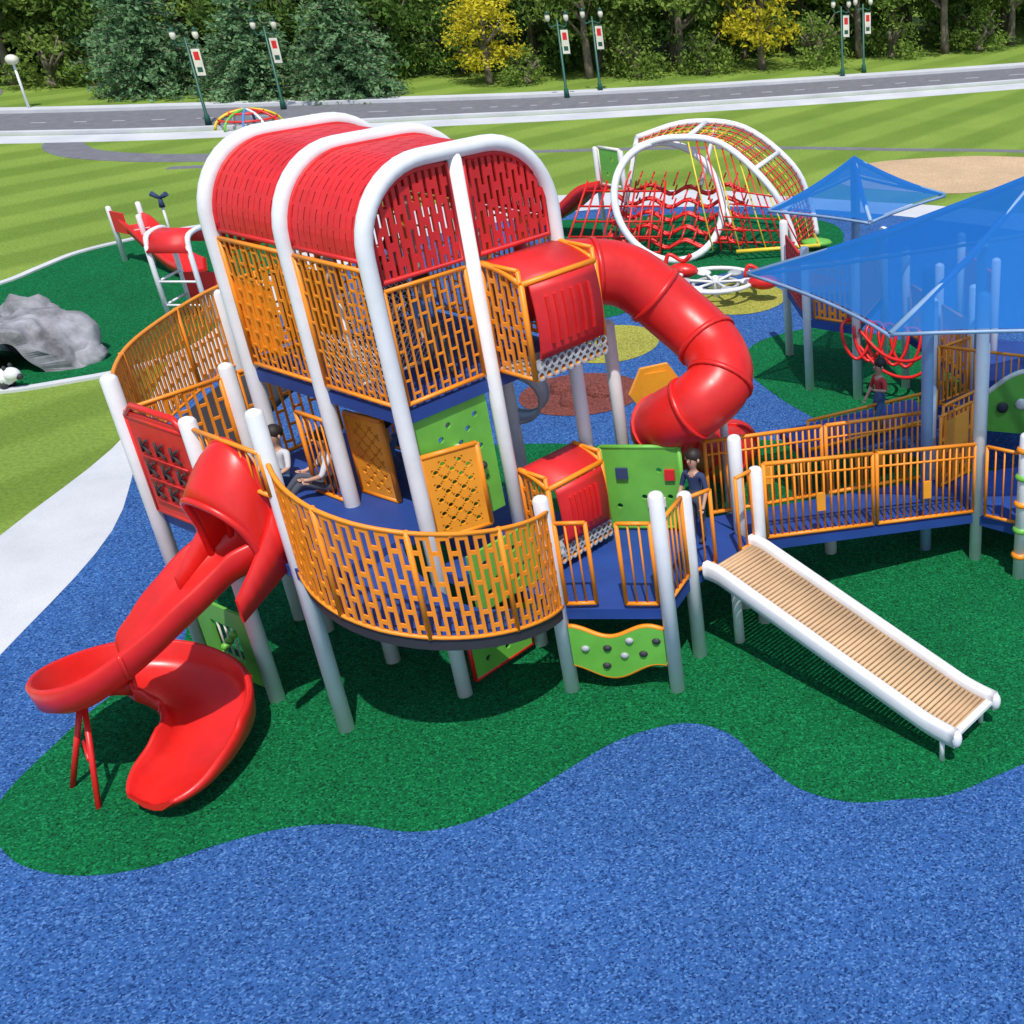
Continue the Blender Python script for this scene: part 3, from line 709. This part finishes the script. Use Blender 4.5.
for q_ in (.45,.95): mb.tube([c+V((-.42,-.42,q_)),c+V((.42,-.42,q_))],.025,'white',6);mb.tube([c+V((-.42,-.42,q_)),c+V((-.42,.42,q_))],.025,'white',6)
f,L=line(c+V((-.38,.42,.2)),c+V((.38,.42,.2)));mb.slab(f,0,L,0,.7,.03,'redp')
mb.obj("hut",ph)
# dome climber by the road
mb=MB();c=V((-25.0,45.6,0));cl=['red','yel','green','shirtb','white']
for k_ in range(5):
    a=math.pi*k_/5;mb.tube([c+V((1.2*math.cos(t)*math.cos(a),1.2*math.cos(t)*math.sin(a),.65*math.sin(t))) for t in [math.pi*i/14 for i in range(15)]],.05,cl[k_],6)
for z,r in ((.35,1.02),(.56,.6)): mb.tube([c+V((r*math.cos(a),r*math.sin(a),z)) for a in [2*math.pi*i/18 for i in range(18)]],.04,'red',6,True)
mb.obj("dome_climber")
# rock tunnel
mb=MB();c=V((-16.75,20.7,0));ax=V((.45,-.893,0));ay=V((.893,.45,0))
def rk(u,v):
    R=1.0-.22*abs(v)**2+.1*math.sin(3*u+v*2);p=c+ay*(R*math.cos(u)*1.08)+ax*(v*.8)+V((0,0,R*math.sin(u)*1.02))
    return p+V((1,1,.8))*(noise.noise(p*1.6)*.2)+V((.3,-.3,.3))*(noise.noise(p*5)*.22)
def rki(u,v):
    R=.52;p=c-ay*.22+ay*(R*math.cos(u))+ax*(v*.8)+V((0,0,R*math.sin(u)*1.15))
    return p+V((1,1,.8))*(noise.noise(p*1.6)*.15)
b0=len(mb.v);N=40;K=28
for fn in (rk,rki):
    for i in range(N+1):
        for j in range(K+1): mb.v.append(fn(math.pi*i/N,-1+2*j/K))
st_=(N+1)*(K+1)
for q in range(2):
    for i in range(N):
        for j in range(K):
            a=b0+q*st_+i*(K+1)+j;F=(a,a+1,a+K+2,a+K+1);mb.face(F if q else F[::-1],'rock',True)
for i in range(N):
    for j in (0,K):
        a=b0+i*(K+1)+j;mb.face((a,a+K+1,a+K+1+st_,a+st_),'rock')
mb.ell(c+V((.95,.1,.05)),(.4,.4,.28),'rock',18,12,None,lambda d:1+.3*noise.noise(d*2))
# boulder screening the far mouth keeps the cave dark inside
mb.ell(c-ax*.95+V((0,0,.3)),(.7,.45,.75),'rock',20,14,None,lambda d:1+.3*noise.noise(d*1.8))
mb.obj("rock_tunnel")
pd=empty("panda_sculpture");mb=MB();x0,y0=-16.45,19.35;mb.ell((x0,y0,.22),(.36,.2,.17),'white',14,8,None,lambda d:1+.2*noise.noise(d*3));mb.ell((x0+.36,y0-.03,.3),(.15,.13,.13),'white',12,8);mb.ell((x0+.48,y0-.04,.26),(.08,.06,.06),'dark',10,6)
for dx_ in (-.22,.2):
    for dy_ in (-.1,.1): mb.tube([(x0+dx_,y0+dy_,.2),(x0+dx_,y0+dy_,0)],[.07,.05],'dark',8)
for dy_ in (-.08,.08): mb.ell((x0+.3,y0+dy_,.43),(.03,.04,.05),'dark',8,6)
mb.ell((x0-.12,y0-.02,.27),(.15,.2,.14),'dark',12,8);mb.obj("body",pd)
# ---------------------------------------------------------------- street lamps
def lamp(x,y,h,ang=0):
    e=empty("street_lamp");mb=MB();c=V((x,y,0))
    mb.tube([c,c+V((0,0,.35)),c+V((0,0,.4)),c+V((0,0,h))],[.13,.1,.06,.045],'dgreen',8)
    X=V((math.cos(ang),math.sin(ang),0))
    mb.tube(smooth([c-X*.38+V((0,0,h-.05)),c-X*.3+V((0,0,h-.28)),c+V((0,0,h-.2)),c+X*.3+V((0,0,h-.28)),c+X*.38+V((0,0,h-.05))],4),.03,'dgreen',6)
    mb.obj("pole",e);mb=MB()
    for s_ in (-1,1):
        mb.ell(c+X*.38*s_+V((0,0,h+.1)),(.11,.11,.17),'ivory',10,8);mb.tube([c+X*.38*s_+V((0,0,h+.24)),c+X*.38*s_+V((0,0,h+.36))],[.12,.02],'dgreen',8)
    mb.obj("globes",e);mb=MB()
    f=lambda u,v:c+X*(.08+u)+V((0,0,h-1.35+v))
    mb.slab(f,0,.3,0,.95,.02,'ivory');mb.slab(f,.06,.24,.55,.85,.025,'redp');mb.slab(f,.06,.24,.12,.3,.025,'dgreen')
    mb.tube([f(-.08,.97),f(.34,.97)],.015,'dgreen',5);mb.tube([f(-.08,-.02),f(.34,-.02)],.015,'dgreen',5)
    mb.obj("banner",e)
for x,y in ((-26.8,46.0),(-25.6,49.6),(-14.6,52.6),(-13.5,54.2),(-2.8,59.0),(-1.8,60.4)): lamp(x,y,3.15,.3)
e=empty("park_light");mb=MB();mb.tube([(-36.4,49.9,0),(-36.4,49.9,1.8)],.05,'white',8);mb.ell((-36.4,49.9,1.9),(.24,.24,.2),'ivory',12,8);mb.obj("pole",e)
# ---------------------------------------------------------------- trees
def quads(mb,c,n,rad,size,m,flat=.0):
    for _ in range(n):
        d=V((random.gauss(0,1),random.gauss(0,1),random.gauss(0,1)))
        p=c+V((d.x*rad[0],d.y*rad[1],d.z*rad[2]))*.5
        nn=V((random.gauss(0,1),random.gauss(0,1),random.gauss(0,1)+flat)).normalized()
        x=nn.orthogonal().normalized();y=nn.cross(x);s_=size*random.uniform(.6,1.3)
        a=random.uniform(0,6.28);x,y=x*math.cos(a)+y*math.sin(a),y*math.cos(a)-x*math.sin(a)
        b=len(mb.v);mb.v+=[p-x*s_,p-y*s_*.5,p+x*s_,p+y*s_*.5];mb.face((b,b+1,b+2,b+3),m)
def broadleaf(h,cw,z0,lm,nc=70,nl=60,sz=.16):
    mb=MB();r=random.uniform
    mb.tube(smooth([(0,0,0),(r(-.1,.1),r(-.1,.1),h*.25),(r(-.3,.3),r(-.3,.3),h*.6),(0,0,h*.85)],4),[.24-.2*i/12 for i in range(13)],'bark',8)
    for i in range(9):
        a=r(0,6.28);z=z0*.7+r(0,h*.4);L=cw*r(.5,.85)
        mb.tube(smooth([(0,0,z),(L*.4*math.cos(a),L*.4*math.sin(a),z+.5),(L*math.cos(a),L*math.sin(a),z+r(.8,1.8))],3),[.1,.09,.08,.06,.05,.04,.02],'bark',6)
    for i in range(nc):
        a=r(0,6.28);t=r(0,1);z=z0+(h-z0)*t;w=cw*math.sin(math.pi*min(1,.18+.8*t))**.6*math.sqrt(r(.15,1))*r(.8,1.15)
        quads(mb,V((w*math.cos(a),w*math.sin(a),z)),nl,(r(.5,.95),r(.5,.95),r(.3,.6)),sz,lm,.5)
    return mb
def pinet(h,w):
    mb=MB();mb.tube([(0,0,0),(0,0,h)],[.22,.03],'bark',8);z=.25
    while z<h-.2:
        R=w*(1-z/h)**.85;nb=max(5,int(12*(1-z/h)+4));o=random.uniform(0,6)
        for i in range(nb):
            a=o+6.28*i/nb+random.uniform(-.2,.2);L=R*random.uniform(.7,1.1)
            mb.tube([(0,0,z+.1),(L*math.cos(a),L*math.sin(a),z-.08*L)],[.04,.01],'bark',4)
            k=max(3,int(L*4.6))
            for j in range(k):
                t=(j+.6)/k;c=V((L*t*math.cos(a),L*t*math.sin(a),z+.12*math.sin(t*3)-.14*L*t))
                quads(mb,c,11,(.30+.12*(1-t),.30+.12*(1-t),.15),.12,'pine',1.2)
        z+=random.uniform(.38,.52)
    return mb
def place(me,name,x,y,s,rz,parent=None):
    o=bpy.data.objects.new(name,me);SC.collection.objects.link(o);o.location=(x,y,0);o.scale=(s,s,s*random.uniform(.92,1.1));o.rotation_euler=(0,0,rz)
    if parent:o.parent=parent
    return o
def proto(mb,name):
    o=mb.obj(name);me=o.data;bpy.data.objects.remove(o);return me
pineM=[proto(pinet(6.2,3.2),"pine_tree_mesh"),proto(pinet(5.8,2.9),"pine_tree_mesh")]
for i,(x,y,s) in enumerate(((-33.2,53.8,1.),(-28.4,53.2,1.0),(-24.4,53.2,.98),(-36.5,58,1.1))): place(pineM[i%2],"pine_tree",x,y,s,i*1.3)
bl=[proto(broadleaf(8,2.8,.7,'leafA'),"t"),proto(broadleaf(9,3.2,2.6,'leafB'),"t"),proto(broadleaf(5,2.4,.3,'leafA'),"t"),proto(broadleaf(7.5,2.6,2.0,'leafB'),"t")]
sh=proto(broadleaf(1.7,1.5,.1,'leafB',26,50,.11),"t")
yl=proto(broadleaf(6,2.1,1.2,'leafY',60,60,.13),"t")
place(yl,"yellow_leaf_tree",-19.2,56.5,.75,.4);place(yl,"yellow_leaf_tree",-7.0,61.5,1.0,2.1);place(yl,"yellow_leaf_tree",-49,62,.8,1)
for i,(x,y,s,k_) in enumerate(((-41.5,56.5,1.,3),(-11.0,61,1.05,1),(2.5,68,1.1,1),(-15,58.5,.95,3),(6.5,72,1.1,3),(-2.2,66,.95,1),(-46,58,1.,1))): place(bl[k_],"broadleaf_tree",x,y,s,i*2.)
for i,(x,y,s) in enumerate(((-44,56,.9),(-39,55.5,1.1),(-17.5,56.8,.8),(-12.8,59,1.),(-9.6,60.0,.9),(-4.4,62.8,1.1),(-.5,66,1.),(4.5,69,1.1),(-30.6,54.8,.7))): place(sh,"shrub",x,y,s,i*1.1)
forest=empty("tree_line")
base=[(-75,60),(-42,60),(-30,58),(-22,59.5),(-14,63),(-5,67),(7,76),(30,91)]
def by(x):
    for a,b_ in zip(base,base[1:]):
        if a[0]<=x<=b_[0]: return a[1]+(b_[1]-a[1])*(x-a[0])/(b_[0]-a[0])
    return 90
for row,(off,stp) in enumerate(((0,3.0),(4,3.6),(9,4.4),(15,6.))):
    x=-72
    while x<29:
        place(bl[random.choice((0,2,0,1,3) if row else (2,0,3,2))],"tree",x,by(x)+off+random.uniform(-1.5,1),random.uniform(.7,1.2)*(1.+.25*(row>0)),random.uniform(0,6),forest);x+=stp*random.uniform(.7,1.25)
# ---------------------------------------------------------------- children
def person(name,pose,loc,yaw,shirt,pants,sc=1.):
    J={'pel':(0,0,.56,.075),'wst':(0,0,.66,.07),'chs':(0,0,.8,.082),'nek':(0,0,.91,.032),'jaw':(0,.012,.965,.052),'hed':(0,0,1.04,.078),'crn':(0,-.005,1.10,.055)}
    for s_,n_ in ((-1,'L'),(1,'R')):
        J.update({'sho'+n_:(s_*.115,0,.855,.04),'elb'+n_:(s_*.165,.02,.68,.028),'wri'+n_:(s_*.17,.1,.54,.019),'hnd'+n_:(s_*.168,.13,.49,.022),
        'hip'+n_:(s_*.06,0,.53,.062),'kne'+n_:(s_*.07,.02,.30,.042),'ank'+n_:(s_*.07,0,.06,.028),'toe'+n_:(s_*.075,.11,.03,.026)})
    J.update(pose(J))
    E=[('pel','wst'),('wst','chs'),('chs','nek'),('nek','jaw'),('jaw','hed'),('hed','crn')]
    for n_ in 'LR': E+=[('chs','sho'+n_),('sho'+n_,'elb'+n_),('elb'+n_,'wri'+n_),('wri'+n_,'hnd'+n_),('pel','hip'+n_),('hip'+n_,'kne'+n_),('kne'+n_,'ank'+n_),('ank'+n_,'toe'+n_)]
    K=list(J);me=bpy.data.meshes.new("b");me.from_pydata([J[k][:3] for k in K],[(K.index(a),K.index(b)) for a,b in E],[])
    o=bpy.data.objects.new("b",me);SC.collection.objects.link(o)
    o.modifiers.new("s",'SKIN')
    for i,k in enumerate(K):
        d=me.skin_vertices[0].data[i];d.radius=(J[k][3],J[k][3]*(.85 if k in('pel','wst','chs') else 1));d.use_root=(k=='pel')
    ss_=o.modifiers.new("d",'SUBSURF');ss_.levels=ss_.render_levels=2
    bpy.context.view_layer.update()
    ev=o.evaluated_get(bpy.context.evaluated_depsgraph_get());nm=bpy.data.meshes.new_from_object(ev);bpy.data.objects.remove(o)
    par=empty(name)
    body=bpy.data.objects.new("body",nm);SC.collection.objects.link(body);body.parent=par
    nm.materials.clear()
    for mm in (M['skin'],M[shirt],M[pants],M['dark']): nm.materials.append(mm)
    def lab(a,b):
        if 'toe' in b: return 3
        if a=='pel' and b=='wst': return 2
        if 'hip' in b or 'kne' in b or 'ank' in b: return 2
        if b in('chs',) or 'sho' in b or 'elb' in b or b=='wst': return 1
        return 0
    SG=[(V(J[a][:3]),V(J[b][:3]),lab(a,b)) for a,b in E]
    for p in nm.polygons:
        c=p.center;best=(9,0)
        for a,b,l in SG:
            ab=b-a;t=max(0,min(1,(c-a).dot(ab)/ab.length_squared));dd=(c-a-ab*t).length
            if dd<best[0]: best=(dd,l)
        p.material_index=best[1];p.use_smooth=True
    mb=MB();h=V(J['hed'][:3]);up=(V(J['crn'][:3])-V(J['jaw'][:3])).normalized()
    fw=V((0,1,0))-up*up.y;fw.normalize();sd=fw.cross(up)
    R=Matrix((sd,fw,up)).transposed()
    mb.ell(h+up*.028-fw*.02,(.088,.09,.085),'hair',14,10,R)
    for s_ in (-1,1):
        mb.ell(h+fw*.072+sd*s_*.028+up*.0,(.011,.008,.008),'dark',8,6,R);mb.ell(h+sd*s_*.08-up*.015,(.012,.018,.024),'skin',8,6,R)
    mb.ell(h+fw*.082-up*.022,(.01,.014,.014),'skin',8,6,R);mb.ell(h+fw*.068-up*.052,(.02,.006,.005),'shirtr',8,6,R)
    for n_ in 'LR':
        w_=V(J['wri'+n_][:3]);hd=V(J['hnd'+n_][:3]);d=(hd-w_).normalized();x=d.cross(V((0,0,1)))
        if x.length<.1:x=V((1,0,0))
        x.normalize();y=x.cross(d)
        for i in range(4):
            b=hd+d*.01+x*(.012*(i-1.5));L=(.034,.04,.037,.028)[i];mb.tube([b,b+d*L*.55,b+d*L*.95+y*L*.35],[.0065,.006,.0045],'skin',6)
        mb.tube([hd-d*.012+x*.018,hd+d*.008+x*.034,hd+d*.022+x*.036+y*.006],[.008,.007,.005],'skin',6)
    mb.obj("head_and_hands",par)
    par.location=loc;par.rotation_euler=(0,0,yaw);par.scale=(sc,)*3
def stand(J): return {}
def walk(J): return {'kneL':(-.07,.1,.31,.042),'ankL':(-.07,.08,.07,.028),'toeL':(-.075,.19,.05,.026),'ankR':(.07,-.12,.08,.028),'toeR':(.075,-.01,.03,.026),'elbL':(-.18,.02,.72,.028),'wriL':(-.17,.16,.76,.019),'hndL':(-.165,.21,.78,.022)}
def sit(J):
    o={}
    for k,v in J.items():
        if k[:3] not in('kne','ank','toe'): o[k]=(v[0],v[1]-.03*(v[2]>.7),v[2]-.46,v[3])
    for s_,n_ in ((-1,'L'),(1,'R')):
        o['kne'+n_]=(s_*.09,.24,.2,.042);o['ank'+n_]=(s_*.09,.40,.04,.028);o['toe'+n_]=(s_*.1,.5,.06,.026)
        o['elb'+n_]=(s_*.17,.06,.25,.028);o['wri'+n_]=(s_*.12,.18,.22,.019);o['hnd'+n_]=(s_*.11,.225,.225,.022)
    return o
def reach(J): return {'elbR':(.17,.1,.86,.028),'wriR':(.14,.22,.93,.019),'hndR':(.13,.26,.96,.022),'elbL':(-.17,.1,.84,.028),'wriL':(-.14,.22,.9,.019),'hndL':(-.13,.26,.93,.022),'kneR':(.07,.08,.31,.042)}
person("child",stand,(-2.42,11.95,1.1),2.7,'shirtn','pants',1.05)
person("child",walk,(-.3,15.35,.93),2.2,'shirtr','pantsb',1.05)
person("child",sit,(-6.35,11.3,2.1),2.1,'shirtw','pants',1.12)
person("child",sit,(-5.85,11.75,2.1),.9,'shirtb','pantsb',1.12)
person("child",sit,(-6.95,11.45,2.1),2.9,'shirtw','pantsb',1.05)
person("child",stand,T(1.0,1.3,3.45),2.6,'shirtn','pants',1.)
person("child",reach,T(1.6,1.9,3.45),.5,'shirtr','pants',1.)
person("child",walk,T(.9,.5,3.45),4.,'shirtb','pants',1.)

# ---------------------------------------------------------------- camera, light
cam=bpy.data.cameras.new("camera");co=bpy.data.objects.new("camera",cam);SC.collection.objects.link(co)
pitch=math.atan(622/1140)
co.location=(0,0,8);co.rotation_euler=(math.pi/2-pitch,0,0)
cam.sensor_width=36;cam.lens=1140/1024*36;cam.shift_x=-(900-512)/1024;cam.clip_end=1500;cam.clip_start=.1
SC.camera=co
d=V((-.22,.6,-1.25)).normalized()
sun=bpy.data.lights.new("sun",'SUN');sun.energy=3.9;sun.angle=math.radians(.8);sun.color=(1,.96,.9)
so=bpy.data.objects.new("sun",sun);SC.collection.objects.link(so);so.rotation_euler=d.to_track_quat('-Z','Y').to_euler();so.location=(-10,-10,30)
w=bpy.data.worlds.new("World");SC.world=w;w.use_nodes=True
nt=w.node_tree;sk=nt.nodes.new("ShaderNodeTexSky");sk.sky_type='NISHITA';sk.sun_disc=False
s_=-d;sk.sun_elevation=math.asin(s_.z);sk.sun_rotation=math.atan2(s_.x,s_.y)
nt.links.new(sk.outputs[0],nt.nodes["Background"].inputs[0]);nt.nodes["Background"].inputs[1].default_value=.15
SC.view_settings.view_transform='Standard';SC.view_settings.look='None';SC.view_settings.exposure=0
